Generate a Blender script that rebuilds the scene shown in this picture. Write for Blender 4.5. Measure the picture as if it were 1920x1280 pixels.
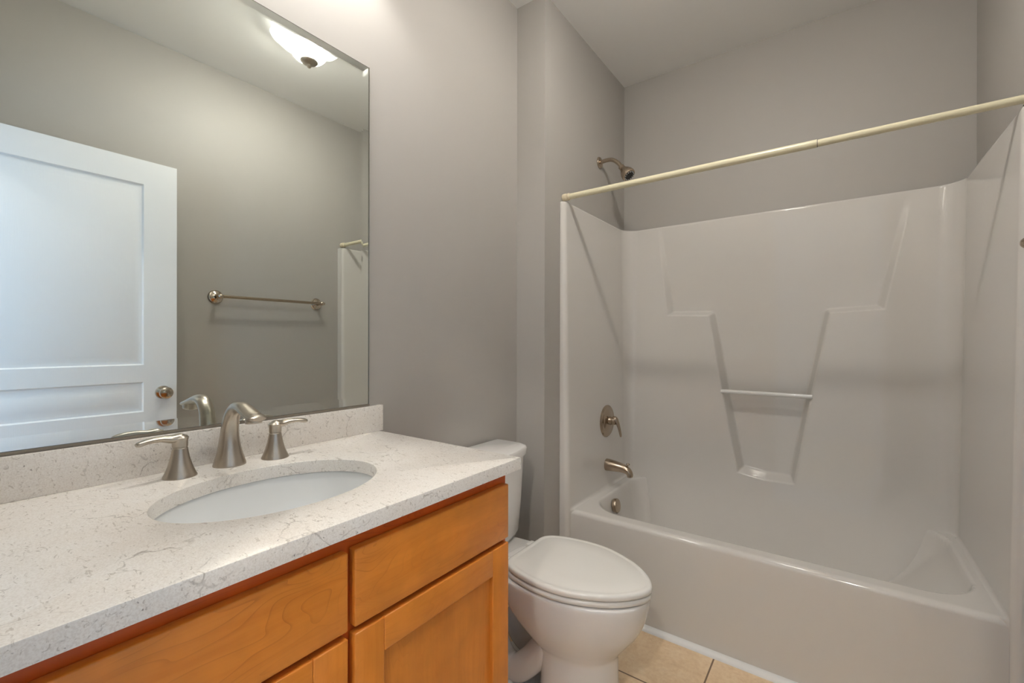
import bpy, bmesh, math, random
import numpy as np
from mathutils import Vector, Matrix

sc = bpy.context.scene
for o in list(bpy.data.objects): bpy.data.objects.remove(o)
PI = math.pi

# ------------------------------------------------------------------ camera
F_PX, YAW, PITCH, ROLL = 836.23, 0.6313, -0.001, 0.0017
CAM = Vector((1.1985, 0.0, 1.1989))
fw = Vector((-math.sin(YAW)*math.cos(PITCH), math.cos(YAW)*math.cos(PITCH), math.sin(PITCH)))
rt = Vector((math.cos(YAW), math.sin(YAW), 0)); up = rt.cross(fw)
rt2 = rt*math.cos(ROLL) + up*math.sin(ROLL); up2 = -rt*math.sin(ROLL) + up*math.cos(ROLL)
cd = bpy.data.cameras.new('camera'); cam = bpy.data.objects.new('camera', cd)
sc.collection.objects.link(cam)
cam.matrix_world = Matrix(((rt2.x, up2.x, -fw.x, CAM.x), (rt2.y, up2.y, -fw.y, CAM.y), (rt2.z, up2.z, -fw.z, CAM.z), (0, 0, 0, 1)))
cd.sensor_width = 36; cd.lens = F_PX/1920*36; cd.clip_start = 0.01
sc.camera = cam

# ------------------------------------------------------------------ world, lights, exposure
W = bpy.data.worlds.new('world'); sc.world = W; W.use_nodes = True
W.node_tree.nodes['Background'].inputs[0].default_value = (0.36, 0.63, 1.0, 1)
W.node_tree.nodes['Background'].inputs[1].default_value = 2.6
vs = sc.view_settings
vs.view_transform = 'Standard'; vs.look = 'None'; vs.gamma = 1; vs.use_curve_mapping = False
vs.exposure = 0.38
CEIL_W, VAN_W, HALL_W = 24.0, 6.5, 70.0                      # bulb powers
CEIL_C, VAN_C, HALL_C = (1.0, 0.985, 0.96), (1.0, 0.985, 0.955), (1.0, 0.96, 0.91)
HALL = Vector((1.30, -1.10, 2.732))
LAMP = Vector((0.925, 1.188, 2.732))
VAN_Y = (0.13, 0.435, 0.74); VAN_X, VAN_Z = 0.13, 2.47

# ------------------------------------------------------------------ helpers
def link(name, me, mat=None, parent=None, smooth=35):
    o = bpy.data.objects.new(name, me); sc.collection.objects.link(o)
    if mat is not None:
        for m in (mat if isinstance(mat, (list, tuple)) else [mat]): me.materials.append(m)
    if parent is not None:
        o.parent = parent
        o.matrix_parent_inverse = Matrix.Identity(4)
        off = Vector((0, 0, 0)); p = parent
        while p is not None: off += p.location; p = p.parent
        me.transform(Matrix.Translation(-off))
    if smooth:
        for p in me.polygons: p.use_smooth = True
        me.set_sharp_from_angle(angle=math.radians(smooth))
    return o
def part(name, bm, mat, parent=None, smooth=35, normals=True):
    if normals: bmesh.ops.recalc_face_normals(bm, faces=bm.faces[:])
    me = bpy.data.meshes.new(name); bm.to_mesh(me); bm.free()
    return link(name, me, mat, parent, smooth)
def rebase(o, loc):
    """move a top-level mesh's origin to loc"""
    o.data.transform(Matrix.Translation(-Vector(loc))); o.location = loc
    return o
def thing(name, label, cat, loc=(0, 0, 0), group=None):
    o = bpy.data.objects.new(name, None); sc.collection.objects.link(o)
    o.location = loc; o.empty_display_size = .05
    return tag(o, label, cat, group)
def tag(o, label, cat, group=None):
    o['label'] = label; o['category'] = cat
    if group: o['group'] = group
    return o
def struct(o, label=None, cat=None):
    o['kind'] = 'structure'
    if label: o['label'] = label
    if cat: o['category'] = cat
    return o
def box(bm, lo, hi, bevel=0, seg=2):
    g = bmesh.ops.create_cube(bm, size=1)
    lo, hi = Vector(lo), Vector(hi); s = hi - lo; c = (hi + lo)/2
    for v in g['verts']: v.co = Vector((v.co.x*s.x, v.co.y*s.y, v.co.z*s.z)) + c
    if bevel:
        es = list({e for v in g['verts'] for e in v.link_edges})
        bmesh.ops.bevel(bm, geom=es, offset=bevel, segments=seg, profile=.5, affect='EDGES')
    return bm
def boxes(*bs, bevel=0):
    bm = bmesh.new()
    for lo, hi in bs: box(bm, lo, hi, bevel)
    return bm
def rings(bm, loops, cap0=True, cap1=True, closed=True):
    """skin a list of equal-length loops"""
    vs_ = [[bm.verts.new(p) for p in l] for l in loops]
    n = len(loops[0])
    for a, b in zip(vs_, vs_[1:]):
        for i in range(n if closed else n-1):
            j = (i+1) % n
            bm.faces.new((a[i], a[j], b[j], b[i]))
    if cap0: bm.faces.new(vs_[0][::-1])
    if cap1: bm.faces.new(vs_[-1])
    return vs_
def frame(d):
    d = d.normalized(); a = Vector((0, 0, 1)) if abs(d.z) < .95 else Vector((1, 0, 0))
    u = a.cross(d).normalized(); return u, d.cross(u)
def lathe(bm, prof, origin, axis, seg=40, cap0=True, cap1=True, wob=None):
    """prof: (radius, distance along axis)"""
    origin = Vector(origin); axis = Vector(axis).normalized(); u, v = frame(axis)
    loops = []
    for r, h in prof:
        l = []
        for k in range(seg):
            a = 2*PI*k/seg; rr, hh = (r, h) if wob is None else wob(r, h, a)
            l.append(origin + axis*hh + (u*math.cos(a) + v*math.sin(a))*rr)
        loops.append(l)
    rings(bm, loops, cap0, cap1)
    return bm
def smooth_path(pts, n=8):
    """Catmull-Rom through rows of floats"""
    P = [np.array(p, float) for p in pts]; P = [2*P[0]-P[1]] + P + [2*P[-1]-P[-2]]
    out = []
    for i in range(1, len(P)-2):
        for k in range(n):
            t = k/n; a, b, c, d = P[i-1:i+3]
            out.append(.5*((2*b) + (-a+c)*t + (2*a-5*b+4*c-d)*t*t + (-a+3*b-3*c+d)*t**3))
    out.append(P[-2]); return out
def sweep(bm, rows, side, seg=24, n=8, power=2.0, cap=True):
    """rows: x,y,z, half-width along side, half-thickness across; side = fixed width axis"""
    R = smooth_path(rows, n); side = Vector(side).normalized(); loops = []
    for i, r in enumerate(R):
        p = Vector(r[:3]); q = Vector(R[min(i+1, len(R)-1)][:3]) - Vector(R[max(i-1, 0)][:3])
        d = q.normalized(); s = (side - d*side.dot(d)).normalized(); m = d.cross(s)
        l = []
        for k in range(seg):
            a = 2*PI*k/seg; c, sn = math.cos(a), math.sin(a)
            c = math.copysign(abs(c)**(2/power), c); sn = math.copysign(abs(sn)**(2/power), sn)
            l.append(p + s*c*max(r[3], 1e-4) + m*sn*max(r[4], 1e-4))
        loops.append(l)
    rings(bm, loops, cap, cap)
    return bm
def tube(bm, pts, r, seg=20, n=8):
    R = smooth_path([(*p, r) for p in pts], n)
    d0 = Vector(R[1][:3]) - Vector(R[0][:3]); u, v = frame(d0); loops = []
    for i, q in enumerate(R):
        d = (Vector(R[min(i+1, len(R)-1)][:3]) - Vector(R[max(i-1, 0)][:3])).normalized()
        u = (u - d*u.dot(d)).normalized(); v = d.cross(u)
        loops.append([Vector(q[:3]) + (u*math.cos(2*PI*k/seg) + v*math.sin(2*PI*k/seg))*q[3] for k in range(seg)])
    rings(bm, loops)
    return bm
def grid_mesh(name, P):
    """P: (rows, cols, 3) array"""
    nr, nc = P.shape[:2]; idx = np.arange(nr*nc).reshape(nr, nc)
    f = np.stack([idx[:-1, :-1], idx[:-1, 1:], idx[1:, 1:], idx[1:, :-1]], -1).reshape(-1, 4)
    me = bpy.data.meshes.new(name); me.from_pydata(P.reshape(-1, 3).tolist(), [], f.tolist()); me.update()
    return me

# ------------------------------------------------------------------ materials
def mat(name, col=(.8, .8, .8), rough=.5, metal=0, spec=.5, **kw):
    m = bpy.data.materials.new(name); m.use_nodes = True
    b = m.node_tree.nodes['Principled BSDF']
    b.inputs['Base Color'].default_value = (*col, 1); b.inputs['Roughness'].default_value = rough
    b.inputs['Metallic'].default_value = metal; b.inputs['Specular IOR Level'].default_value = spec
    for k, v in kw.items(): b.inputs[k].default_value = v
    return m
class N:
    """tiny node builder"""
    def __init__(s, m): s.t = m.node_tree; s.b = s.t.nodes['Principled BSDF']
    def new(s, typ, **kw):
        n = s.t.nodes.new(typ)
        for k, v in kw.items():
            if k in n.inputs and not hasattr(n, k): n.inputs[k].default_value = v
            elif hasattr(n, k): setattr(n, k, v)
            else: n.inputs[k].default_value = v
        return n
    def l(s, a, b): s.t.links.new(a, b)
    def coord(s, scale=(1, 1, 1), rot=(0, 0, 0)):
        tc = s.new('ShaderNodeTexCoord'); mp = s.new('ShaderNodeMapping')
        mp.inputs['Scale'].default_value = scale; mp.inputs['Rotation'].default_value = rot
        s.l(tc.outputs['Object'], mp.inputs['Vector']); return mp.outputs['Vector']
    def noise(s, vec, scale, detail=4, rough=.5, dist=0):
        n = s.new('ShaderNodeTexNoise'); s.l(vec, n.inputs['Vector'])
        n.inputs['Scale'].default_value = scale; n.inputs['Detail'].default_value = detail
        n.inputs['Roughness'].default_value = rough; n.inputs['Distortion'].default_value = dist
        return n.outputs['Fac']
    def ramp(s, fac, stops):
        r = s.new('ShaderNodeValToRGB'); s.l(fac, r.inputs['Fac']); e = r.color_ramp.elements
        while len(e) < len(stops): e.new(.5)
        for i, (p, c) in enumerate(stops):
            e[i].position = p; e[i].color = (*c, 1) if len(c) == 3 else c
        return r.outputs['Color']
    def mix(s, fac, a, b, mode='MIX'):
        m = s.new('ShaderNodeMix', data_type='RGBA', blend_type=mode)
        for sock, v in ((m.inputs[0], fac), (m.inputs[6], a), (m.inputs[7], b)):
            if hasattr(v, 'links'): s.l(v, sock)
            elif isinstance(v, tuple): sock.default_value = (*v, 1)
            else: sock.default_value = v
        return m.outputs[2]
    def bump(s, h, strength, dist=.01):
        b = s.new('ShaderNodeBump'); b.inputs['Strength'].default_value = strength; b.inputs['Distance'].default_value = dist
        s.l(h, b.inputs['Height']); s.l(b.outputs['Normal'], s.b.inputs['Normal'])

def wall_mat(name, col, rough=.55, bump=.06):
    m = mat(name, col, rough, spec=.35); n = N(m); v = n.coord()
    n.bump(n.noise(v, 260, 2), bump, .002)
    c = n.noise(v, 1.3, 2)
    n.l(n.mix(.05, col, n.ramp(c, [(.3, tuple(x*.8 for x in col)), (.7, col)])), n.b.inputs['Base Color'])
    return m
M_WALL = wall_mat('greige_wall_paint', (.425, .402, .370))
M_CEIL = wall_mat('ceiling_paint', (.84, .83, .81), .8)
M_FIBER = mat('white_fiberglass', (.69, .662, .622), .045, spec=.55)
M_PORC = mat('white_porcelain', (.82, .80, .77), .08, spec=.6)
M_SEAT = mat('white_seat_plastic', (.86, .84, .79), .16, spec=.5)
M_SINK = mat('white_sink_china', (.90, .91, .90), .10, spec=.5)
M_CAULK = mat('white_caulk', (.82, .81, .79), .4)
n = N(M_CAULK); v = n.coord((1, 1, 1))
n.l(n.ramp(n.noise(v, 22, 6, .7), [(.27, (.18, .19, .22)), (.33, (.82, .81, .79))]), n.b.inputs['Base Color'])
M_ROD = mat('cream_plastic_rod', (.76, .70, .50), .22)
M_ROD_END = mat('cream_rubber_end', (.74, .64, .46), .5)
M_CLEAR = mat('pearly_acrylic', (.80, .79, .77), .06, spec=.7)
M_DOOR = mat('white_door_paint', (.82, .83, .84), .35); n = N(M_DOOR)
n.bump(n.noise(n.coord((18, 60, 3)), 5, 5, .6), .12, .003)
M_RUBBER = mat('dark_rubber', (.02, .018, .016), .5)
M_PAN = mat('white_enamel', (.8, .8, .78), .4)
M_DARK = mat('dark_gap', (.03, .02, .015), .7)

def metal(name, col, rough, aniso=(1, 1, 40)):
    m = mat(name, col, rough, 1); n = N(m); f = n.noise(n.coord(aniso), 160, 2)
    n.l(n.ramp(f, [(.3, (rough*.92,)*3), (.7, (rough*1.08,)*3)]), n.b.inputs['Roughness'])
    return m
M_NICKEL = metal('brushed_nickel', (.52, .465, .395), .30, (1, 1, .02))
M_BRONZE = metal('warm_brushed_nickel', (.46, .375, .29), .24, (1, 1, 1))
M_POLISH = mat('polished_nickel', (.58, .50, .42), .12, 1)

def wood(name, axis, tint=1.0, seed=0, hue=(1, 1, 1)):
    """axis 1: grain along y, 2: grain along z"""
    m = mat(name, (.5, .18, .03), .30, spec=.45); n = N(m)
    s = [70, 70, 70]; s[axis] = 3.0
    v = n.coord(tuple(s)); tc = n.coord((1, 1, 1))
    mp = n.new('ShaderNodeVectorMath', operation='ADD'); mp.inputs[1].default_value = (seed*3.1, seed*1.7, seed*5.3); n.l(tc, mp.inputs[0])
    fig = n.noise(mp.outputs[0], 3.0, 3, .55, .6)
    va = n.new('ShaderNodeVectorMath', operation='ADD'); n.l(v, va.inputs[0])
    sw = n.new('ShaderNodeVectorMath', operation='SCALE'); sw.inputs['Scale'].default_value = 1.8
    nz = n.new('ShaderNodeTexNoise'); nz.inputs['Scale'].default_value = 3.2; nz.inputs['Detail'].default_value = 2; n.l(mp.outputs[0], nz.inputs['Vector'])
    n.l(nz.outputs['Color'], sw.inputs[0]); n.l(sw.outputs[0], va.inputs[1])
    g = n.noise(va.outputs[0], 1.0, 5, .6)
    a = tuple(x*tint for x in (.70, .240, .032)); b = tuple(x*tint for x in (.58, .160, .015)); c = tuple(x*tint for x in (.34, .075, .007))
    a, b, c = (tuple(x*h for x, h in zip(q, hue)) for q in (a, b, c))
    base = n.ramp(g, [(.22, tuple(.45*x+.55*y for x, y in zip(a, b))), (.55, a), (.80, tuple(x*1.06 for x in a))])
    # cathedral lines: contours of a slow field drawn out along the grain
    s3 = [11, 11, 11]; s3[axis] = 2.6
    fv = n.new('ShaderNodeVectorMath', operation='MULTIPLY'); n.l(mp.outputs[0], fv.inputs[0]); fv.inputs[1].default_value = s3
    fld = n.noise(fv.outputs[0], 1.0, 2, .45, .4)
    mu = n.new('ShaderNodeMath', operation='MULTIPLY'); n.l(fld, mu.inputs[0]); mu.inputs[1].default_value = 26
    fr = n.new('ShaderNodeMath', operation='FRACT'); n.l(mu.outputs[0], fr.inputs[0])
    ln = n.ramp(fr.outputs[0], [(.0, (.75,)*3), (.16, (.12,)*3), (.5, (0,)*3)])
    msk = n.ramp(fig, [(.47, (.10,)*3), (.60, (.60,)*3)])
    k = n.new('ShaderNodeMath', operation='MULTIPLY'); n.l(ln, k.inputs[0]); n.l(msk, k.inputs[1])
    col = n.mix(k.outputs[0], base, c)
    blotch = n.ramp(n.noise(mp.outputs[0], 9, 3, .6), [(.35, (.86,)*3), (.65, (1.04,)*3)])
    n.l(n.mix(1.0, col, blotch, 'MULTIPLY'), n.b.inputs['Base Color'])
    return m
M_WOOD_H = wood('maple_grain_along', 1, 1, 1); M_WOOD_H2 = wood('maple_grain_along_b', 1, .98, 2)
M_WOOD_V = wood('maple_grain_upright', 2, 1.0, 3); M_WOOD_P = wood('maple_panel', 2, .92, 5)
M_WOOD_F = wood('maple_face_frame', 1, 1.0, 4, (1.0, .55, .5))

def stone():
    m = mat('beige_quartz', (.7, .66, .6), .22, spec=.5); n = N(m)
    v = n.coord((1, 1, 1), (0, 0, .5))
    warp = n.new('ShaderNodeTexNoise'); warp.inputs['Scale'].default_value = 9; warp.inputs['Detail'].default_value = 5; n.l(v, warp.inputs['Vector'])
    sw = n.new('ShaderNodeVectorMath', operation='SCALE'); sw.inputs['Scale'].default_value = .13; n.l(warp.outputs['Color'], sw.inputs[0])
    va = n.new('ShaderNodeVectorMath', operation='ADD'); n.l(v, va.inputs[0]); n.l(sw.outputs[0], va.inputs[1])
    base = n.ramp(n.noise(v, 6, 6, .65), [(.3, (.83, .765, .685)), (.5, (.89, .845, .78)), (.72, (.93, .905, .86))])
    # speckle
    base = n.mix(.35, base, n.ramp(n.noise(v, 420, 2), [(.35, (.62, .55, .48)), (.6, (.92, .88, .83))]))
    # veins
    vo = n.new('ShaderNodeTexVoronoi', feature='DISTANCE_TO_EDGE'); vo.inputs['Scale'].default_value = 9.5; n.l(va.outputs[0], vo.inputs['Vector'])
    line = n.ramp(vo.outputs['Distance'], [(.0, (1,)*3), (.015, (0,)*3)])
    msk = n.ramp(n.noise(v, 11, 4, .65), [(.50, (0,)*3), (.64, (.75,)*3)])
    k = n.new('ShaderNodeMath', operation='MULTIPLY'); n.l(line, k.inputs[0]); n.l(msk, k.inputs[1])
    col = n.mix(k.outputs[0], base, (.27, .22, .175))
    # short dark flecks
    v2 = n.coord((60, 150, 130), (0, 0, .35))
    fl = n.ramp(n.noise(v2, 1.0, 3, .6, .8), [(.60, (0,)*3), (.67, (.5,)*3)])
    col = n.mix(fl, col, (.36, .30, .24))
    pit = n.ramp(n.noise(v, 150, 2, .5), [(.71, (0,)*3), (.75, (.8,)*3)])
    col = n.mix(pit, col, (.22, .18, .15))
    n.l(col, n.b.inputs['Base Color'])
    return m
M_STONE = stone()

def tile():
    m = mat('beige_ceramic_tile', (.6, .48, .34), .32, spec=.4); n = N(m); v = n.coord()
    c = n.ramp(n.noise(v, 9, 8, .7), [(.3, (.70, .49, .29)), (.5, (.83, .62, .39)), (.7, (.90, .73, .51))])
    c = n.mix(.35, c, n.ramp(n.noise(v, 60, 4, .7), [(.35, (.66, .45, .27)), (.65, (.92, .75, .54))]))
    mp = n.new('ShaderNodeMapping'); mp.inputs['Location'].default_value = (-.822, -1.542, 0)
    tc = n.new('ShaderNodeTexCoord'); n.l(tc.outputs['Object'], mp.inputs['Vector'])
    br = n.new('ShaderNodeTexBrick', offset=0.0, squash=1.0); n.l(mp.outputs['Vector'], br.inputs['Vector'])
    br.inputs['Scale'].default_value = 1; br.inputs['Brick Width'].default_value = .333; br.inputs['Row Height'].default_value = .333
    br.inputs['Mortar Size'].default_value = .003; br.inputs['Mortar Smooth'].default_value = .1
    n.l(n.mix(br.outputs['Fac'], c, (.21, .13, .08)), n.b.inputs['Base Color'])
    inv = n.new('ShaderNodeMath', operation='SUBTRACT'); inv.inputs[0].default_value = 1; n.l(br.outputs['Fac'], inv.inputs[1])
    n.bump(inv.outputs[0], .4, .003)
    return m
M_TILE = tile()

M_GLASS = bpy.data.materials.new('mirror_glass'); M_GLASS.use_nodes = True
t = M_GLASS.node_tree; t.nodes.clear(); g = t.nodes.new('ShaderNodeBsdfGlass'); o_ = t.nodes.new('ShaderNodeOutputMaterial')
g.inputs['IOR'].default_value = 1.5; g.inputs['Roughness'].default_value = 0; g.inputs['Color'].default_value = (.965, .985, .97, 1)
t.links.new(g.outputs[0], o_.inputs[0])
M_SILVER = mat('mirror_silver', (.93, .94, .93), 0.0, 1)
M_EDGE = mat('mirror_edge', (.22, .19, .15), .35)

def shade_mat(name, col, em, strength, ribs=0):
    """frosted lamp glass: glows, and lets bulb light through"""
    m = bpy.data.materials.new(name); m.use_nodes = True; t = m.node_tree; t.nodes.clear()
    o = t.nodes.new('ShaderNodeOutputMaterial'); e = t.nodes.new('ShaderNodeEmission'); e.inputs[0].default_value = (*em, 1); e.inputs[1].default_value = strength
    tr = t.nodes.new('ShaderNodeBsdfTransparent'); tr.inputs[0].default_value = (*col, 1)
    tl = t.nodes.new('ShaderNodeBsdfTranslucent'); tl.inputs[0].default_value = (*col, 1)
    m1 = t.nodes.new('ShaderNodeMixShader'); m1.inputs[0].default_value = .45
    ad = t.nodes.new('ShaderNodeAddShader')
    t.links.new(tr.outputs[0], m1.inputs[1]); t.links.new(tl.outputs[0], m1.inputs[2])
    t.links.new(m1.outputs[0], ad.inputs[0]); t.links.new(e.outputs[0], ad.inputs[1]); t.links.new(ad.outputs[0], o.inputs[0])
    return m
M_BOWL = shade_mat('frosted_bowl_glass', (.9, .88, .84), (1.0, .985, .95), 2.2)
M_BELL = shade_mat('frosted_bell_glass', (.14, .135, .125), (1.0, .95, .87), .7)

# ------------------------------------------------------------------ room shell
H, XR, YB, YN, YJ, XA = 2.732, 1.652, 2.579, -0.014, 1.676, 0.1515
HY = -2.3      # hallway outside the doorway, open towards daylight on its left
struct(part('floor', boxes(((-.12, HY, -.08), (2.3, YB+.15, 0))), M_TILE, smooth=0))
struct(part('ceiling', boxes(((-.12, HY, H), (2.3, YB+.15, H+.08))), M_CEIL, smooth=0))
struct(part('wall_hall_far', boxes(((-.12, HY-.12, 0), (2.3, HY, H))), M_WALL, smooth=0))
struct(part('wall_hall_right', boxes(((2.2, HY, 0), (2.3, -.14, H)), ((XR+.10, -.16, 0), (2.3, -.04, H))), M_WALL, smooth=0))
struct(part('wall_left', boxes(((-.12, -.16, 0), (0, YB+.15, H))), M_WALL, smooth=0))
struct(part('wall_alcove', box(bmesh.new(), (-.01, YJ, 0), (XA, YB+.02, H)), M_WALL, smooth=0))
struct(part('wall_back', boxes(((0, YB, 1.8), (XR+.12, YB+.15, H)), ((0, YB+.055, 0), (XR+.12, YB+.15, 1.8)), ((0, YB, 0), (XA+.16, YB+.055, 1.8)), ((XR-.15, YB, 0), (XR+.12, YB+.055, 1.8))), M_WALL, smooth=0))
struct(part('wall_right', boxes(((XR, -.16, 0), (XR+.12, YB+.15, H))), M_WALL, smooth=0))
DX0, DX1, DZ = 0.69, 1.474, 2.075
struct(part('wall_near', boxes(((-.01, -.14, 0), (DX0, YN, H)), ((DX1, -.14, 0), (XR+.01, YN, H)), ((DX0, -.14, DZ), (DX1, YN, H))), M_WALL, smooth=0))
struct(part('baseboard_left', box(bmesh.new(), (0, .915, 0), (.013, YJ, .085), .003), M_DOOR))
# caulk bead along the foot of the tub
bm = bmesh.new()
prof = [(0, 0), (-.022, 0), (-.020, .006), (-.012, .013), (-.004, .017), (0, .018)]
rings(bm, [[(x, 1.8315+p[0], p[1]) for p in prof] for x in np.linspace(.21, 1.575, 60)])
struct(part('trim_1', bm, M_CAULK))

# ------------------------------------------------------------------ tub and shower surround, one moulded unit
ZR, ZT = 0.416, 1.850
unit = thing('tub_shower_unit', 'glossy white moulded bathtub with three surround walls and stepped recess', 'bathtub', (.9, 2.2, 0))
def sdf_poly(X, Y, P):
    d = np.full(X.shape, 1e9); s = np.ones(X.shape); n_ = len(P)
    for i in range(n_):
        a, b = P[i], P[i-1]; ex, ey = b[0]-a[0], b[1]-a[1]; wx, wy = X-a[0], Y-a[1]
        tt = np.clip((wx*ex+wy*ey)/(ex*ex+ey*ey), 0, 1); d = np.minimum(d, (wx-ex*tt)**2+(wy-ey*tt)**2)
        c1 = Y >= a[1]; c2 = Y < b[1]; c3 = ex*wy > ey*wx
        s = np.where((c1 & c2 & c3) | (~c1 & ~c2 & ~c3), -s, s)
    return s*np.sqrt(d)
sm = lambda a, b, x: (lambda q: q*q*(3-2*q))(np.clip((x-a)/(b-a), 0, 1))
def ramp(t, e=.16):   # straight slope with small rounded ends
    return np.where(t < e, t*t/(2*e), np.where(t > 1-e, 1-e-(1-t)**2/(2*e), t-e/2))/(1-e)
S = []   # x, y, draft vec, thickness vec, is_back
def seg_line(a, b, n_, dv, tv, back=0):
    for k in range(n_): q = k/n_; S.append((a[0]+(b[0]-a[0])*q, a[1]+(b[1]-a[1])*q, *dv, *tv, back))
def seg_arc(c, r, a0, a1, n_, dv0, dv1, sign):
    for k in range(n_):
        q = k/n_; a = math.radians(a0+(a1-a0)*q); ca, sa = math.cos(a), math.sin(a)
        S.append((c[0]+r*ca, c[1]+r*sa, dv0[0]+(dv1[0]-dv0[0])*q, dv0[1]+(dv1[1]-dv0[1])*q, sign*ca, sign*sa, 0))
XL, XW, YF, YK, rc = .197, 1.587, 1.808, 2.530, .05
seg_line((.1525, YF), (XL-.022, YF), 6, (0, 0), (0, 1))
for k in range(1): S[0] = (*S[0][:2], 0, 0, 0, 1, 0)
seg_arc((XL-.022, YF+.022), .022, -90, 0, 12, (-1, 0), (-1, 0), -1)
seg_line((XL, YF+.022), (XL, YK-rc), 60, (-1, 0), (-1, 0))
seg_arc((XL+rc, YK-rc), rc, 180, 90, 14, (-1, 0), (0, 1), 1)
seg_line((XL+rc, YK), (XW-rc, YK), 330, (0, 1), (0, 1), 1)
seg_arc((XW-rc, YK-rc), rc, 90, 0, 14, (0, 1), (1, 0), 1)
seg_line((XW, YK-rc), (XW, YF+.022), 60, (1, 0), (1, 0))
seg_arc((XW+.022, YF+.022), .022, 180, 270, 12, (1, 0), (1, 0), -1)
seg_line((XW+.022, YF), (1.6515, YF), 6, (0, 0), (0, 1)); S.append((1.6515, YF, 0, 0, 0, 1, 0))
# the flange strip slides with the draft, pinned at its outer end
S = np.array(S)
for i in range(6): S[i, 2] = -i/6.0; S[-1-i, 2] = i/6.0
zs = np.concatenate([np.linspace(0, .40, 12), np.linspace(.41, 1.842, 360)])
ext = [(1.8465, .0015), (1.849, .004), (1.850, .008), (1.850, .021)]
rows_z = np.concatenate([zs, [e[0] for e in ext]]); rows_t = np.concatenate([np.zeros(len(zs)), [e[1] for e in ext]])
Zg = np.repeat(rows_z[:, None], len(S), 1); Tg = np.repeat(rows_t[:, None], len(S), 1)
dr = .020*np.clip((Zg-ZR)/(ZT-ZR), 0, 1)
X = S[None, :, 0] + S[None, :, 2]*dr + S[None, :, 4]*Tg
Y = S[None, :, 1] + S[None, :, 3]*dr + S[None, :, 5]*Tg
# soft fillet where the walls meet the rim
fil = .014; q = np.clip((ZR+fil-Zg)/fil, 0, 1); foff = fil*(1-np.sqrt(np.clip(1-q**2, 0, 1)))
isw = (np.abs(S[:, 2])+np.abs(S[:, 3]) > .9) & (S[:, 1] > YF+.03) & (S[:, 6] == 0)
X -= np.where(isw[None, :], S[None, :, 4]*S[None, :, 2]**2*foff, 0)*(Zg > ZR-.02); Y -= np.where(isw[None, :], S[None, :, 5]*S[None, :, 2]**2*foff, 0)*(Zg > ZR-.02)
REC = [(.348, 1.97), (.366, 1.814), (.421, 1.342), (.640, 1.335), (.706, .933), (.780, .527), (.905, .510), (1.031, .511), (1.099, .942), (1.170, 1.330), (1.365, 1.339), (1.455, 1.812), (1.474, 1.97)]
sd = -(sdf_poly(X, Zg, REC))
uu = np.clip((1.84-Zg)/.80, 0, 1); depth = .074*uu**1.1*(1+.55*(1-uu))
wv = .004 + 0*sd
Yrec = depth*ramp(np.clip(sd/.027, 0, 1))*(S[None, :, 6] > 0)
ew = .105*np.clip((.62-Zg)/.56, 0, 1)**2*S[None, :, 3]**2*sm(XL+.02, XL+.30, S[None, :, 0])*(1-sm(XW-.30, XW-.02, S[None, :, 0]))      # the back wall sweeps forward into the basin
Y = Y + Yrec - ew
P = np.stack([X, Y, Zg], -1)
link('surround_wall', grid_mesh('surround_wall', P), M_FIBER, unit, 60)
# tub: apron, rolled rim and basin in one sheet
xs = np.linspace(.188, 1.598, 236)
rr = .020; y0 = 1.832
vrow = [(y0, z) for z in np.linspace(0, ZR-rr, 10)] + [(y0+rr-rr*math.cos(a), ZR-rr+rr*math.sin(a)) for a in np.linspace(.2, PI/2, 8)]
yrow = np.linspace(y0+rr+.006, 2.56, 150)
vy = np.array([r[0] for r in vrow] + list(yrow)); vz = np.array([r[1] for r in vrow] + [ZR]*len(yrow))
Xg, Yg = np.meshgrid(xs, vy); Zg2 = np.repeat(vz[:, None], len(xs), 1)
ox0, ox1, oy0, oy1, orad = .245, 1.572, 1.898, 2.572, .17
cx_, cy_ = (ox0+ox1)/2, (oy0+oy1)/2; hx, hy = (ox1-ox0)/2-orad, (oy1-oy0)/2-orad
ax_, ay_ = np.abs(Xg-cx_)-hx, np.abs(Yg-cy_)-hy
sdb = orad - (np.hypot(np.maximum(ax_, 0), np.maximum(ay_, 0)) + np.minimum(np.maximum(ax_, ay_), 0))
lip = .009; sp = np.where(sdb < 0, 0, np.where(sdb < 2*lip, sdb**2/(4*lip), sdb-lip))
g1 = 1-(1-np.clip(sp/.115, 0, 1))**2.4
g2 = 1-(1-np.clip((ox1-.004-Xg)/.42, 0, 1))**1.9
kk = .5; hh = np.clip(.5+.5*(g2-g1)/kk, 0, 1); g = np.clip(g2*(1-hh)+g1*hh - kk*hh*(1-hh), 0, 1)*sm(0, .004, sp)
bas = np.where(np.arange(len(vy))[:, None] >= len(vrow), .36*g, 0)
Zb = Zg2 - bas
link('tub', grid_mesh('tub', np.stack([Xg, Yg, Zb], -1)), M_FIBER, unit, 70)
# accessory bar across the narrow part of the recess
bm = bmesh.new(); lathe(bm, [(.0105, 0), (.0105, .398)], (.703, 2.536, .938), (1, 0, 0), 24)
part('accessory_bar', bm, M_CLEAR, unit)['label'] = 'pearly clear bar'

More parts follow.
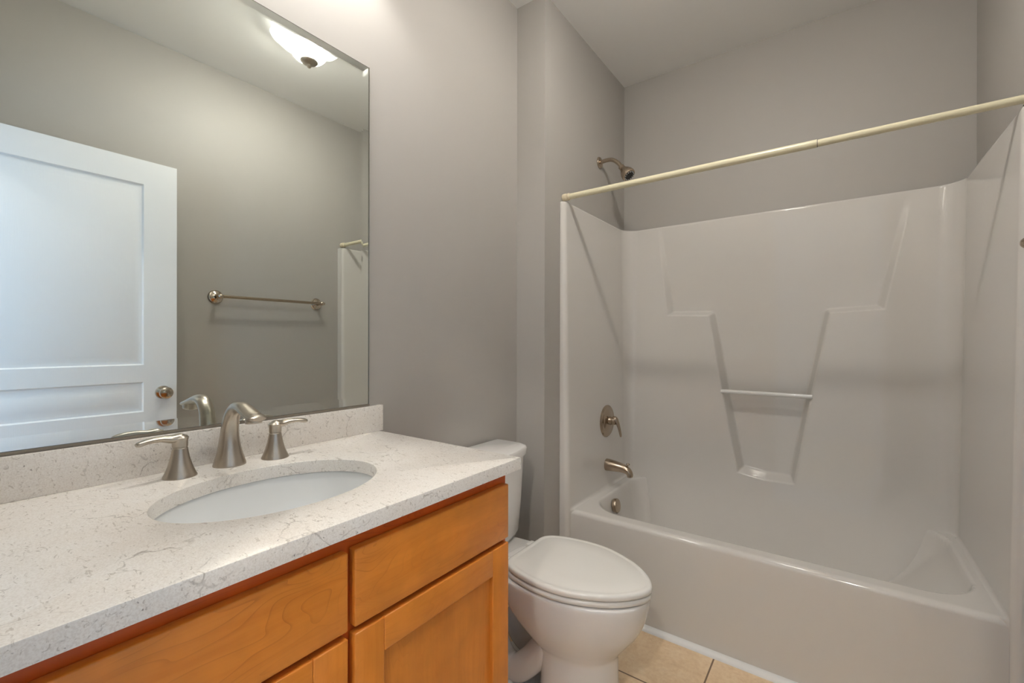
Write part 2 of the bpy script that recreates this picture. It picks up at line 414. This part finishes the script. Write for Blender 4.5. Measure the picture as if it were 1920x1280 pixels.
# shower rod
rod = thing('shower_rod', 'cream tension shower rod resting on top of the surround edges', 'shower rod', (.9, 1.838, 1.873))
bm = lathe(bmesh.new(), [(.0135, 0), (.0135, .9615)], (.178, 1.838, 1.873), (1, 0, 0), 28); part('outer_tube', bm, M_ROD, rod)
bm = lathe(bmesh.new(), [(.0118, 0), (.0118, .51)], (1.1395, 1.838, 1.873), (1, 0, 0), 28); part('inner_tube', bm, M_ROD, rod)
part('joint_ring', lathe(bmesh.new(), [(.0130, 0), (.0130, .0016)], (1.1393, 1.838, 1.873), (1, 0, 0), 28), M_RUBBER, rod)['label'] = 'dark joint line'
ec = [(.0155, 0), (.017, .002), (.017, .018), (.0152, .020), (.0152, .026), (.0165, .028), (.0165, .033), (.0145, .036)]
part('end_cap', lathe(bmesh.new(), ec, (.1525, 1.838, 1.873), (1, 0, 0), 28), M_ROD_END, rod)
part('end_cap', lathe(bmesh.new(), ec, (1.6505, 1.838, 1.873), (-1, 0, 0), 28), M_ROD_END, rod)

# shower head on its arm
sy = 2.232
sh = thing('shower', 'brushed nickel shower head on bent arm above the surround', 'shower head', (XA, sy, 2.165))
part('wall_flange', lathe(bmesh.new(), [(.031, 0), (.031, .003), (.027, .008), (.012, .012)], (XA, sy, 2.165), (1, 0, 0), 32), M_BRONZE, sh)
part('shower_arm', tube(bmesh.new(), [(XA+.002, sy, 2.165), (XA+.04, sy, 2.169), (XA+.075, sy, 2.164), (XA+.105, sy, 2.142), (XA+.128, sy, 2.112)], .0105), M_BRONZE, sh)
hd = Vector((.62, -.12, -.77)).normalized(); h0 = Vector((XA+.122, sy, 2.119))
part('head_body', lathe(bmesh.new(), [(.012, 0), (.0155, .004), (.0155, .016), (.012, .019), (.017, .023), (.019, .03), (.027, .042), (.034, .058), (.036, .072), (.034, .080), (.029, .081)], h0, hd, 36), M_BRONZE, sh)
fp = part('spray_face', lathe(bmesh.new(), [(.0285, .0), (.028, .0022), (.021, .0022), (.020, .0006), (.008, .0006), (.006, .003), (.0, .003)], h0+hd*.0805, hd, 32, True, False), M_RUBBER, sh)
fp['label'] = 'dark spray face'
bm = bmesh.new(); u_, v_ = frame(hd)
for k in range(14):
    a = 2*PI*k/14; bmesh.ops.create_uvsphere(bm, u_segments=8, v_segments=6, radius=.0022, matrix=Matrix.Translation(h0+hd*.083+(u_*math.cos(a)+v_*math.sin(a))*.0245))
part('spray_nozzles', bm, M_CLEAR, sh)

# shower valve
def wallx(z): return XL - .020*max(0, min(1, (z-ZR)/(ZT-ZR)))
vz_, vy_ = .769, 2.243; vx = wallx(vz_)
va_ = thing('shower_valve', 'round brushed nickel shower valve with a lever on the surround end wall', 'shower valve', (vx, vy_, vz_))
part('escutcheon', lathe(bmesh.new(), [(.086, -.001), (.086, .003), (.080, .009), (.068, .011), (.064, .0105), (.058, .013), (.025, .018)], (vx, vy_, vz_), (1, 0, 0), 56), M_BRONZE, va_)
part('hub', lathe(bmesh.new(), [(.024, .012), (.022, .016), (.021, .034), (.0195, .035), (.0195, .038), (.021, .039), (.020, .052), (.016, .056)], (vx, vy_, vz_+.004), (1, 0, 0), 32), M_BRONZE, va_)
bm = sweep(bmesh.new(), [(vx+.036, vy_, vz_+.018, .012, .012), (vx+.050, vy_, vz_+.016, .016, .012), (vx+.062, vy_, vz_-.004, .0145, .0085), (vx+.072, vy_, vz_-.034, .012, .0065), (vx+.079, vy_, vz_-.066, .010, .0055), (vx+.080, vy_, vz_-.076, .007, .004)], (0, 1, 0))
part('lever', bm, M_BRONZE, va_)

# tub spout
tz, ty = .537, 2.235; tx = wallx(tz)
ts = thing('tub_spout', 'brushed nickel tub spout with small diverter knob above the basin', 'tub spout', (tx, ty, tz))
part('spout_body', sweep(bmesh.new(), [(tx-.001, ty, tz, .032, .032), (tx+.02, ty, tz, .031, .031), (tx+.06, ty, tz-.002, .027, .027), (tx+.095, ty, tz-.006, .023, .023), (tx+.118, ty, tz-.015, .021, .0195), (tx+.130, ty, tz-.030, .019, .016), (tx+.132, ty, tz-.044, .018, .014)], (0, 1, 0), 32, 6), M_BRONZE, ts)
part('diverter_knob', lathe(bmesh.new(), [(.003, 0), (.003, .012), (.0075, .014), (.0085, .018), (.006, .021)], (tx+.116, ty, tz+.004), (.25, 0, 1), 20), M_BRONZE, ts)
# overflow plate on the drain end of the basin
od = Vector((1, 0, .18)).normalized()
ov = tag(part('overflow_plate', lathe(bmesh.new(), [(.034, 0), (.035, .004), (.035, .016), (.033, .0195), (.028, .021), (.0, .0215)], (.268, 2.172, .351), od, 40, True, False), M_BRONZE), 'round nickel overflow cover inside the drain end of the tub', 'overflow cover')
rebase(ov, (.268, 2.172, .351))
bm = lathe(bmesh.new(), [(.006, 0), (.006, .0012), (.0, .0012)], Vector((.268, 2.172, .351))+od*.010+Vector((.006, -.006, -.0340)), (0, 0, -1), 16, True, False)
part('overflow_slot', bm, M_RUBBER, ov)['label'] = 'dark overflow slot'

# ------------------------------------------------------------------ vanity cabinet
van = thing('vanity_cabinet', 'honey maple bathroom vanity cabinet under the stone countertop', 'vanity cabinet', (.28, .43, 0))
CY0, CY1, CZ = -.008, .880, .884
fx = .535
bm = boxes(((.004, CY0, .10), (fx-.019, CY0+.016, CZ-.001)), ((.004, CY1-.016, .0), (fx-.019, CY1, CZ-.001)), ((.004, CY0+.016, .10), (fx-.019, CY1-.016, .116)), ((.004, CY0+.016, .116), (.012, CY1-.016, CZ-.001)))
part('carcass', bm, M_WOOD_V, van, 20)
part('toe_kick', boxes(((fx-.085, CY0+.016, 0), (fx-.07, CY1-.016, .10))), M_WOOD_F, van, 20)
bm = bmesh.new()
F0, F1 = CY0+.035, CY1-.038
for lo, hi in [((fx-.019, CY0, .10), (fx, F0, CZ-.001)), ((fx-.019, F1, .10), (fx, CY1, CZ-.001)),
               ((fx-.019, F0, CZ-.045), (fx, F1, CZ-.001)), ((fx-.019, F0, .10), (fx, F1, .14)),
               ((fx-.019, .415, .14), (fx, .458, CZ-.045)), ((fx-.019, F0, .690), (fx, .415, .740)), ((fx-.019, .458, .690), (fx, F1, .740))]:
    box(bm, lo, hi)
part('face_frame', bm, M_WOOD_F, van, 20)
D0, D1 = fx+.0005, fx+.0195
def slab(y0, y1, z0, z1, m, bev=.003): return box(bmesh.new(), (D0, y0, z0), (D1, y1, z1), bev, 3)
FR = [(-.004, .430), (.4425, .8685)]
for i, (a, b) in enumerate(FR):
    o = part('drawer_front', slab(a, b, .724, .853, None), (M_WOOD_H, M_WOOD_H2)[i], van, 30)
for i, (a, b) in enumerate(FR):
    z0, z1, w = .115, .7125, .060
    pn = part('door', boxes(((D0+.002, a+w-.008, z0+w-.008), (D0+.009, b-w+.008, z1-w+.008))), M_WOOD_P, van, 20)
    for nm, lo, hi, mm in (('stile', (D0, a, z0), (D1, a+w, z1), M_WOOD_V), ('stile', (D0, b-w, z0), (D1, b, z1), M_WOOD_V),
                           ('rail', (D0, a+w, z1-w), (D1, b-w, z1), M_WOOD_H), ('rail', (D0, a+w, z0), (D1, b-w, z0+w), M_WOOD_H2)):
        part(nm, box(bmesh.new(), lo, hi, .0025, 3), mm, pn, 30)

# ------------------------------------------------------------------ countertop with oval cut-out, backsplash
TZ, TB, TX, TY0, TY1 = .9127, .8840, .568, -.012, .901
SX, SY, SB, SA = .298, .443, .152, .205
bm = bmesh.new(); angs = sorted(set([2*PI*k/96 for k in range(96)] + [math.atan2(y-SY, x-SX) % (2*PI) for x in (0.002, TX) for y in (TY0, TY1)]))
def rect_pt(a, ins):
    c, s = math.cos(a), math.sin(a); tt = 1e9
    for v_, lo, hi, o_ in ((c, .002, TX-ins, SX), (s, TY0, TY1-ins, SY)):
        if abs(v_) > 1e-9: tt = min(tt, ((hi if v_ > 0 else lo)-o_)/v_)
    return SX+c*tt, SY+s*tt
def ell(a, k):   # polar angle a on the ellipse
    c, s = math.cos(a), math.sin(a); r = 1/math.sqrt((c/(SB+k))**2+(s/(SA+k))**2); return SX+c*r, SY+s*r
L = [[(*ell(a, 0), TB) for a in angs], [(*ell(a, 0), TZ-.003) for a in angs], [(*ell(a, .0009), TZ-.0009) for a in angs], [(*ell(a, .003), TZ) for a in angs],
     [(*rect_pt(a, .003), TZ) for a in angs], [(*rect_pt(a, .0009), TZ-.0009) for a in angs], [(*rect_pt(a, 0), TZ-.003) for a in angs], [(*rect_pt(a, 0), TB) for a in angs]]
L.append(L[0]); vv = [[bm.verts.new(p) for p in l] for l in L[:-1]]; vv.append(vv[0])
for a, b in zip(vv, vv[1:]):
    for i in range(len(angs)): j = (i+1) % len(angs); bm.faces.new((a[i], a[j], b[j], b[i]))
ct = tag(part('countertop', bm, M_STONE, None, 25), 'beige veined quartz vanity countertop with an oval sink cut-out', 'countertop')
part('backsplash', box(bmesh.new(), (.001, TY0, TZ), (.020, .912, .9935), .0015, 2), M_STONE, ct, 25)
# undermount sink
bm = bmesh.new(); loops = []
for k, z in [(.022, .8757), (.022, .866), (.024, .862)]: pass
prof = [(1.10, TB-.001), (1.035, TB-.001), (1.018, TB-.004), (1.0, TB-.018), (.965, TB-.05), (.90, TB-.085), (.78, TB-.118), (.60, TB-.138), (.38, TB-.147), (.12, TB-.151)]
th = [2*PI*k/72 for k in range(72)]
loops = [[(SX+(SB+.002)*k*math.cos(a), SY+(SA+.002)*k*math.sin(a), z) for a in th] for k, z in prof]
outer = [[(SX+((SB+.002)*k+.012)*math.cos(a), SY+((SA+.002)*k+.012)*math.sin(a), z-.012) for a in th] for k, z in prof]
rings(bm, outer[::-1] + loops, True, True)
sk = tag(part('sink', bm, M_SINK, None, 50), 'white oval undermount sink below the countertop cut-out', 'sink'); rebase(sk, (SX, SY, TB-.163))
part('drain', lathe(bmesh.new(), [(.024, 0), (.023, .003), (.017, .003), (.015, .0015), (0, .001)], (SX, SY, TB-.1512), (0, 0, 1), 28, True, False), M_NICKEL, sk)

# ------------------------------------------------------------------ widespread faucet
fa = thing('faucet', 'brushed nickel widespread bathroom faucet behind the oval sink', 'faucet', (.075, .445, TZ))
sx, sy_ = .064, .447
rows = [(sx, sy_, TZ, .0335, .0335), (sx, sy_, TZ+.006, .0325, .0325), (sx-.001, sy_, TZ+.03, .0255, .0255), (sx-.001, sy_, TZ+.06, .0205, .0205), (sx+.003, sy_, TZ+.09, .0178, .0178),
        (sx+.014, sy_, TZ+.115, .0165, .0160), (sx+.034, sy_, TZ+.133, .0160, .0135), (sx+.060, sy_, TZ+.138, .0168, .0112), (sx+.088, sy_, TZ+.132, .0182, .0098), (sx+.116, sy_, TZ+.1245, .0190, .0082), (sx+.137, sy_, TZ+.1205, .0182, .0068), (sx+.144, sy_, TZ+.1195, .013, .0045)]
part('spout', sweep(bmesh.new(), rows, (0, 1, 0), 36, 8), M_NICKEL, fa)
part('spout_outlet', sweep(bmesh.new(), [(sx+.116, sy_, TZ+.126, .0150, .0180), (sx+.1185, sy_, TZ+.117, .0162, .0190), (sx+.120, sy_, TZ+.1095, .0162, .0190), (sx+.1202, sy_, TZ+.108, .0145, .0170)], (0, 1, 0), 32, 4), M_NICKEL, fa)
for hx_, hy_, sgn in ((.079, .346, -1), (.083, .541, 1)):
    hb = part('handle', lathe(bmesh.new(), [(.0305, 0), (.0305, .002), (.0275, .008), (.0220, .022), (.0175, .038), (.0150, .052), (.0140, .0595), (.0130, .0605), (.0130, .062), (.0140, .063), (.0140, .074), (.0155, .082), (.0120, .086), (0, .0875)], (hx_, hy_, TZ), (0, 0, 1), 40, True, False), M_NICKEL, fa)
    lv = [(hx_, hy_-sgn*.010, TZ+.082, .008, .004), (hx_, hy_, TZ+.0825, .0135, .0085), (hx_+.001, hy_+sgn*.016, TZ+.081, .0115, .0085), (hx_+.003, hy_+sgn*.034, TZ+.0845, .0095, .0062), (hx_+.006, hy_+sgn*.054, TZ+.0845, .0090, .0056), (hx_+.009, hy_+sgn*.070, TZ+.0810, .0085, .0054), (hx_+.0098, hy_+sgn*.0755, TZ+.0795, .0055, .0035)]
    part('lever', sweep(bmesh.new(), lv, (1, 0, 0), 24, 6), M_NICKEL, hb)

# ------------------------------------------------------------------ bevelled mirror
MY0, MY1, MZ0, MZ1 = -.004, .868, 1.0005, 2.0585
bw, gt, bt, btt, bs = .0245, .0060, .0021, .0034, .0010
me = bpy.data.meshes.new('mirror')
x0, x2 = .002, .002+gt
R0 = [(MY0, MZ0), (MY1, MZ0), (MY1, MZ1), (MY0, MZ1)]; R1 = [(MY0+bw, MZ0+bw), (MY1-bw, MZ0+bw), (MY1-bw, MZ1-bw), (MY0+bw, MZ1-bw)]
V = [(x0, *p) for p in R0] + [(x2, *p) for p in R1]
Fc = [(3, 2, 1, 0)]; Fe, Fb = [], []
for i, b_ in enumerate((bt, bs, btt, bs)):         # ground edge: bottom, right, top, left
    k = (i+1) % 4; V += [(x2-b_, *R0[i]), (x2-b_, *R0[k])]; m_ = len(V)-2
    Fe.append((i, k, m_+1, m_)); Fb.append((m_, m_+1, 4+k, 4+i))
Fc += Fe + Fb + [(4, 5, 6, 7)]
me.from_pydata(V, [], Fc); me.update()
mi = link('mirror', me, [M_GLASS, M_SILVER, M_EDGE], None, 0)
me.polygons[0].material_index = 1
for i in range(1, 5): me.polygons[i].material_index = 2
tag(mi, 'large frameless wall mirror with angled glass edges above the vanity backsplash', 'mirror'); rebase(mi, (.002, .43, MZ0))
part('mirror_channel', boxes(((.0005, MY0, .9945), (.0095, MY1, MZ0-.0005))), M_EDGE, mi)['label'] = 'dark channel holding the lower mirror edge'

# ------------------------------------------------------------------ toilet
TC = 1.322
to = thing('toilet', 'white two-piece toilet with closed lid between vanity and tub', 'toilet', (.40, TC, 0))
def egg(xb, xf, hw, xc, z, n_=64, pf=2.0, pb=2.6, cy=TC):
    l = []
    for k in range(n_):
        a = 2*PI*k/n_; c, s = math.cos(a), math.sin(a); p = pf if c > 0 else pb
        cc = math.copysign(abs(c)**(2/p), c); ss = math.copysign(abs(s)**(2/p), s)
        l.append((xc + (xf-xc if c > 0 else xc-xb)*cc, cy + hw*ss, z))
    return l
bm = bmesh.new()
B = [(0, .375, .658, .128, .50), (.012, .375, .658, .128, .50), (.03, .382, .648, .118, .50), (.09, .39, .641, .112, .50), (.16, .388, .639, .111, .50), (.20, .385, .640, .110, .49), (.225, .355, .652, .122, .48),
     (.26, .315, .678, .141, .475), (.30, .275, .708, .158, .47), (.345, .245, .728, .168, .47), (.385, .225, .738, .172, .47), (.410, .215, .740, .173, .47), (.418, .218, .736, .169, .47), (.420, .23, .725, .160, .47)]
B = smooth_path(B, 4)
rings(bm, [egg(b[1], b[2], b[3], b[4], b[0]) for b in B])
# trapway bulging from the sides of the pedestal
for s in (-1, 1):
    tube(bm, [(.47, TC+s*.030, .24), (.415, TC+s*.055, .19), (.36, TC+s*.066, .120), (.305, TC+s*.070, .075), (.245, TC+s*.066, .085), (.20, TC+s*.058, .15), (.18, TC+s*.05, .24), (.175, TC+s*.045, .32)], .044, 24, 6)
    lathe(bm, [(.028, 0), (.03, .012), (.022, .03), (.012, .038)], (.30, TC+s*.118, .016), (0, 0, 1), 24)
rings(bm, [egg(.15, .46, h, .30, z, 48, 2.6, 3) for z, h in ((0, .145), (.014, .145), (.020, .138))])
# deck behind the bowl that carries the tank
rings(bm, [[(x, TC+y, z) for x, y in ((.05, -.105), (.05, .105), (.14, .125), (.27, .135), (.27, -.135), (.14, -.125))] for z in (.27, .345, .405, .4155)])
part('bowl', bm, M_PORC, to, 50)
HW = [(.0, .0), (.0, .095), (.008, .120), (.03, .141), (.07, .158), (.14, .172), (.21, .174), (.27, .162), (.345, .130), (.395, .095), (.43, .057), (.449, .024), (.455, .0)]
HWs = [(float(a), float(b)) for a, b in smooth_path(HW[1:], 6)]
def ring_shape(xb, xf, hw, z, ins=0):
    k = (xf-xb-2*ins)/.455; w = (hw-ins)/.174
    return [(xb+ins+a*k, TC+b*w, z) for a, b in HWs] + [(xb+ins+a*k, TC-b*w, z) for a, b in HWs[-2::-1]]
def slab_egg(xb, xf, hw, z0, z1, r, dome=0):
    L = [ring_shape(xb, xf, hw, z0, r*.7), ring_shape(xb, xf, hw, z0+r*.3, r*.15), ring_shape(xb, xf, hw, z0+r, 0), ring_shape(xb, xf, hw, z1-r, 0), ring_shape(xb, xf, hw, z1-r*.35, r*.2), ring_shape(xb, xf, hw, z1, r*.9)]
    if dome: L += [ring_shape(xb, xf, hw, z1+.0006, .016), ring_shape(xb, xf, hw, z1-.0006, .020), ring_shape(xb, xf, hw, z1+.0018, .026), ring_shape(xb, xf, hw, z1+dome*.7, .08), ring_shape(xb, xf, hw, z1+dome, .14)]
    b_ = bmesh.new(); rings(b_, L); return b_
part('seat', slab_egg(.290, .748, .175, .4225, .4400, .008), M_SEAT, to, 50)
part('lid', slab_egg(.293, .750, .176, .4430, .4615, .007, .003), M_SEAT, to, 50)
for s in (-1, 1):
    bm = box(bmesh.new(), (.255, TC+s*.075-.020, .418), (.30, TC+s*.075+.020, .442), .005, 2); part('hinge', bm, M_SEAT, to)
# tank with bowed front
def tank_loop(hw, x0_, x1_, bow, z, r=.035, n_=12):
    pts = []
    nb = 16
    L_ = [(x0_, -hw)] + [(x0_, hw)]
    pts.append((x0_, -hw)); pts.append((x0_, hw))
    xs_ = x1_-bow
    for k in range(n_+1):
        a = PI/2 - (PI/2)*k/n_*.75; pts.append((xs_-r+r*math.cos(a), hw-r+r*math.sin(a)))
    yq = pts[-1][1]; xq = pts[-1][0]
    for k in range(1, nb): y = yq - 2*yq*k/nb; pts.append((xq + (x1_-xq)*(1-(y/yq)**2), y))
    for k in range(n_, -1, -1):
        a = PI/2 - (PI/2)*k/n_*.75; pts.append((xs_-r+r*math.cos(a), -(hw-r+r*math.sin(a))))
    return [(x, TC+y, z) for x, y in pts]
bm = bmesh.new()
rings(bm, [tank_loop(h, .022, x, b, z) for z, h, x, b in ((.416, .140, .165, .02), (.422, .157, .175, .02), (.44, .166, .183, .022), (.56, .176, .192, .025), (.74, .187, .200, .028))])
part('tank', bm, M_PORC, to, 40)
bm = bmesh.new()
rings(bm, [tank_loop(h, x0_, x, b, z, .05) for z, h, x, b, x0_ in ((.740, .192, .208, .030, .016), (.744, .198, .214, .030, .014), (.768, .200, .216, .030, .012), (.776, .196, .212, .030, .014), (.779, .186, .202, .030, .02))])
part('tank_lid', bm, M_PORC, to, 45)

# ------------------------------------------------------------------ door, open against the right-hand wall
dx0, dx1, dy0, dy1, dz0, dz1 = 1.457, 1.492, .022, .804, .012, 2.049
bm = bmesh.new()
st = .130; PZ = [(.22, .783), (.862, 1.003), (1.083, 1.936)]
ys = [dy0, dy0+st, dy1-st, dy1]; zs_ = [dz0] + [z for p in PZ for z in p] + [dz1]
for face, sgn in ((dx0, 1), (dx1, -1)):
    for i in range(3):
        for j in range(len(zs_)-1):
            a, b, c, d = ys[i], ys[i+1], zs_[j], zs_[j+1]
            if i == 1 and j % 2 == 1:
                L = []
                for ins, dp in ((0, 0), (.006, .007), (.012, .0085), (.020, .0085), (.042, .0025), (.046, .0015)):
                    L.append([(face+sgn*dp, y, z) for y, z in ((a+ins, c+ins), (b-ins, c+ins), (b-ins, d-ins), (a+ins, d-ins))])
                rings(bm, L, False, True)
            else:
                bm.faces.new([bm.verts.new((face, y, z)) for y, z in ((a, c), (b, c), (b, d), (a, d))])
for q in (((dy0, dz0), (dy1, dz0)), ((dy1, dz0), (dy1, dz1)), ((dy1, dz1), (dy0, dz1)), ((dy0, dz1), (dy0, dz0))):
    bm.faces.new([bm.verts.new(p) for p in ((dx0, *q[0]), (dx0, *q[1]), (dx1, *q[1]), (dx1, *q[0]))])
bmesh.ops.remove_doubles(bm, verts=bm.verts[:], dist=1e-5)
dr_ = struct(part('door_1', bm, M_DOOR, None, 20)); rebase(dr_, (dx0, dy0, dz0))
for sgn, fx_ in ((-1, dx0), (1, dx1)):
    kb = part('door_knob', lathe(bmesh.new(), [(.031, 0), (.032, .003), (.029, .009), (.016, .013), (.0125, .022), (.0125, .030), (.019, .035), (.0265, .041), (.0285, .049), (.0265, .056), (.020, .060), (.010, .0625), (0, .063)], (fx_, .748, .948), (sgn, 0, 0), 40, True, False), M_POLISH, dr_)
part('latch_plate', boxes(((dx0+.006, dy1-.001, .925), (dx1-.006, dy1+.001, .981))), M_POLISH, dr_)

# ------------------------------------------------------------------ towel bar
tbx, tbz, tbs = XR, 1.445, .072
tb = thing('towel_bar', 'nickel towel bar with round rosettes mounted on the right wall', 'towel bar', (XR, 1.346, tbz))
for ty_ in (1.045, 1.647):
    part('rosette', lathe(bmesh.new(), [(.039, 0), (.039, .003), (.035, .008), (.029, .0095), (.024, .015), (.012, .019), (.0095, .028), (.0095, .052), (.0125, .060), (.0138, .072), (.0120, .082), (.007, .0865), (0, .0875)], (XR, ty_, tbz), (-1, 0, 0), 36, True, False), M_POLISH, tb)
part('bar', lathe(bmesh.new(), [(.004, -.02), (.0085, -.018), (.0085, .62), (.004, .622)], (XR-tbs, 1.045, tbz), (0, 1, 0), 24), M_BRONZE, tb)

# ------------------------------------------------------------------ ceiling light
cl = thing('ceiling_light', 'glowing frosted bowl ceiling light with ruffled rim and nickel finial', 'ceiling light', LAMP)
part('ceiling_pan', lathe(bmesh.new(), [(.080, 0), (.084, -.020), (.090, -.090), (.087, -.090), (.080, -.030), (.012, -.032), (.008, -.036), (.008, -.140)], LAMP, (0, 0, 1), 40), M_PAN, cl)  # pan deepened into a hidden cup, added to keep bulb light off the ceiling
wob = lambda r, h, a: (r*(1 + .035*max(0, (r-.12)/.08)*math.cos(10*a)), h + .010*max(0, (r-.13)/.07)*math.cos(10*a+.4))
bm = bmesh.new()
prof = smooth_path([(.012, -.150), (.040, -.149), (.060, -.142), (.075, -.128), (.085, -.110), (.097, -.092), (.112, -.073), (.138, -.056), (.170, -.045)], 5)
lathe(bm, [tuple(p) for p in prof], LAMP, (0, 0, 1), 120, False, False, wob)
part('glass_bowl', bm, M_BOWL, cl, 60)
part('finial', lathe(bmesh.new(), [(.004, -.140), (.040, -.1505), (.042, -.154), (.036, -.160), (.020, -.166), (.008, -.169), (.006, -.173), (.0095, -.177), (.0095, -.182), (.005, -.186), (0, -.187)], LAMP, (0, 0, 1), 40, True, False), M_NICKEL, cl)
def bulb(name, loc, power, col, rad, parent):
    ld = bpy.data.lights.new(name, 'POINT'); ld.energy = power; ld.color = col; ld.shadow_soft_size = rad
    o = bpy.data.objects.new(name, ld); sc.collection.objects.link(o)
    o.parent = parent; o.location = Vector(loc) - parent.location
for s in (-1, 1): bulb('bulb', LAMP + Vector((s*.034, 0, -.089)), CEIL_W, CEIL_C, .042, cl)

# ------------------------------------------------------------------ vanity light over the mirror (just above the frame)
vl = thing('vanity_light', 'three-shade vanity wall light mounted over the mirror', 'wall light', (0, .435, VAN_Z))
part('back_plate', box(bmesh.new(), (.0005, .03, VAN_Z-.0), (.022, .84, VAN_Z+.085), .006), M_NICKEL, vl)
for y in VAN_Y:
    part('arm', tube(bmesh.new(), [(.018, y, VAN_Z+.05), (.07, y, VAN_Z+.075), (.115, y, VAN_Z+.085), (VAN_X, y, VAN_Z+.062)], .007), M_NICKEL, vl)
    part('socket', lathe(bmesh.new(), [(.020, .062), (.024, .055), (.024, .03), (.015, .026)], (VAN_X, y, VAN_Z), (0, 0, 1), 24), M_NICKEL, vl)
    part('glass_shade', lathe(bmesh.new(), [(.026, .05), (.036, .03), (.048, .0), (.058, -.03), (.070, -.055), (.078, -.062)], (VAN_X, y, VAN_Z), (0, 0, 1), 40, False, False), M_BELL, vl)
    bulb('bulb', (VAN_X, y, VAN_Z-.012), VAN_W, VAN_C, .028, vl)

# ------------------------------------------------------------------ unseen fill light, added in the hallway to warm the low surfaces
hl = thing('hall_fill_light', 'round fill light added on the hallway ceiling outside the doorway', 'ceiling light', HALL)
part('ceiling_pan', lathe(bmesh.new(), [(.14, 0), (.15, -.02), (.14, -.03)], HALL, (0, 0, 1), 40), M_PAN, hl)
part('glass_dome', lathe(bmesh.new(), [(.135, -.03), (.15, -.05), (.14, -.085), (.10, -.115), (.04, -.13), (0, -.132)], HALL, (0, 0, 1), 40, False, False), M_BOWL, hl)
bulb('bulb', HALL + Vector((0, 0, -.08)), HALL_W, HALL_C, .05, hl)
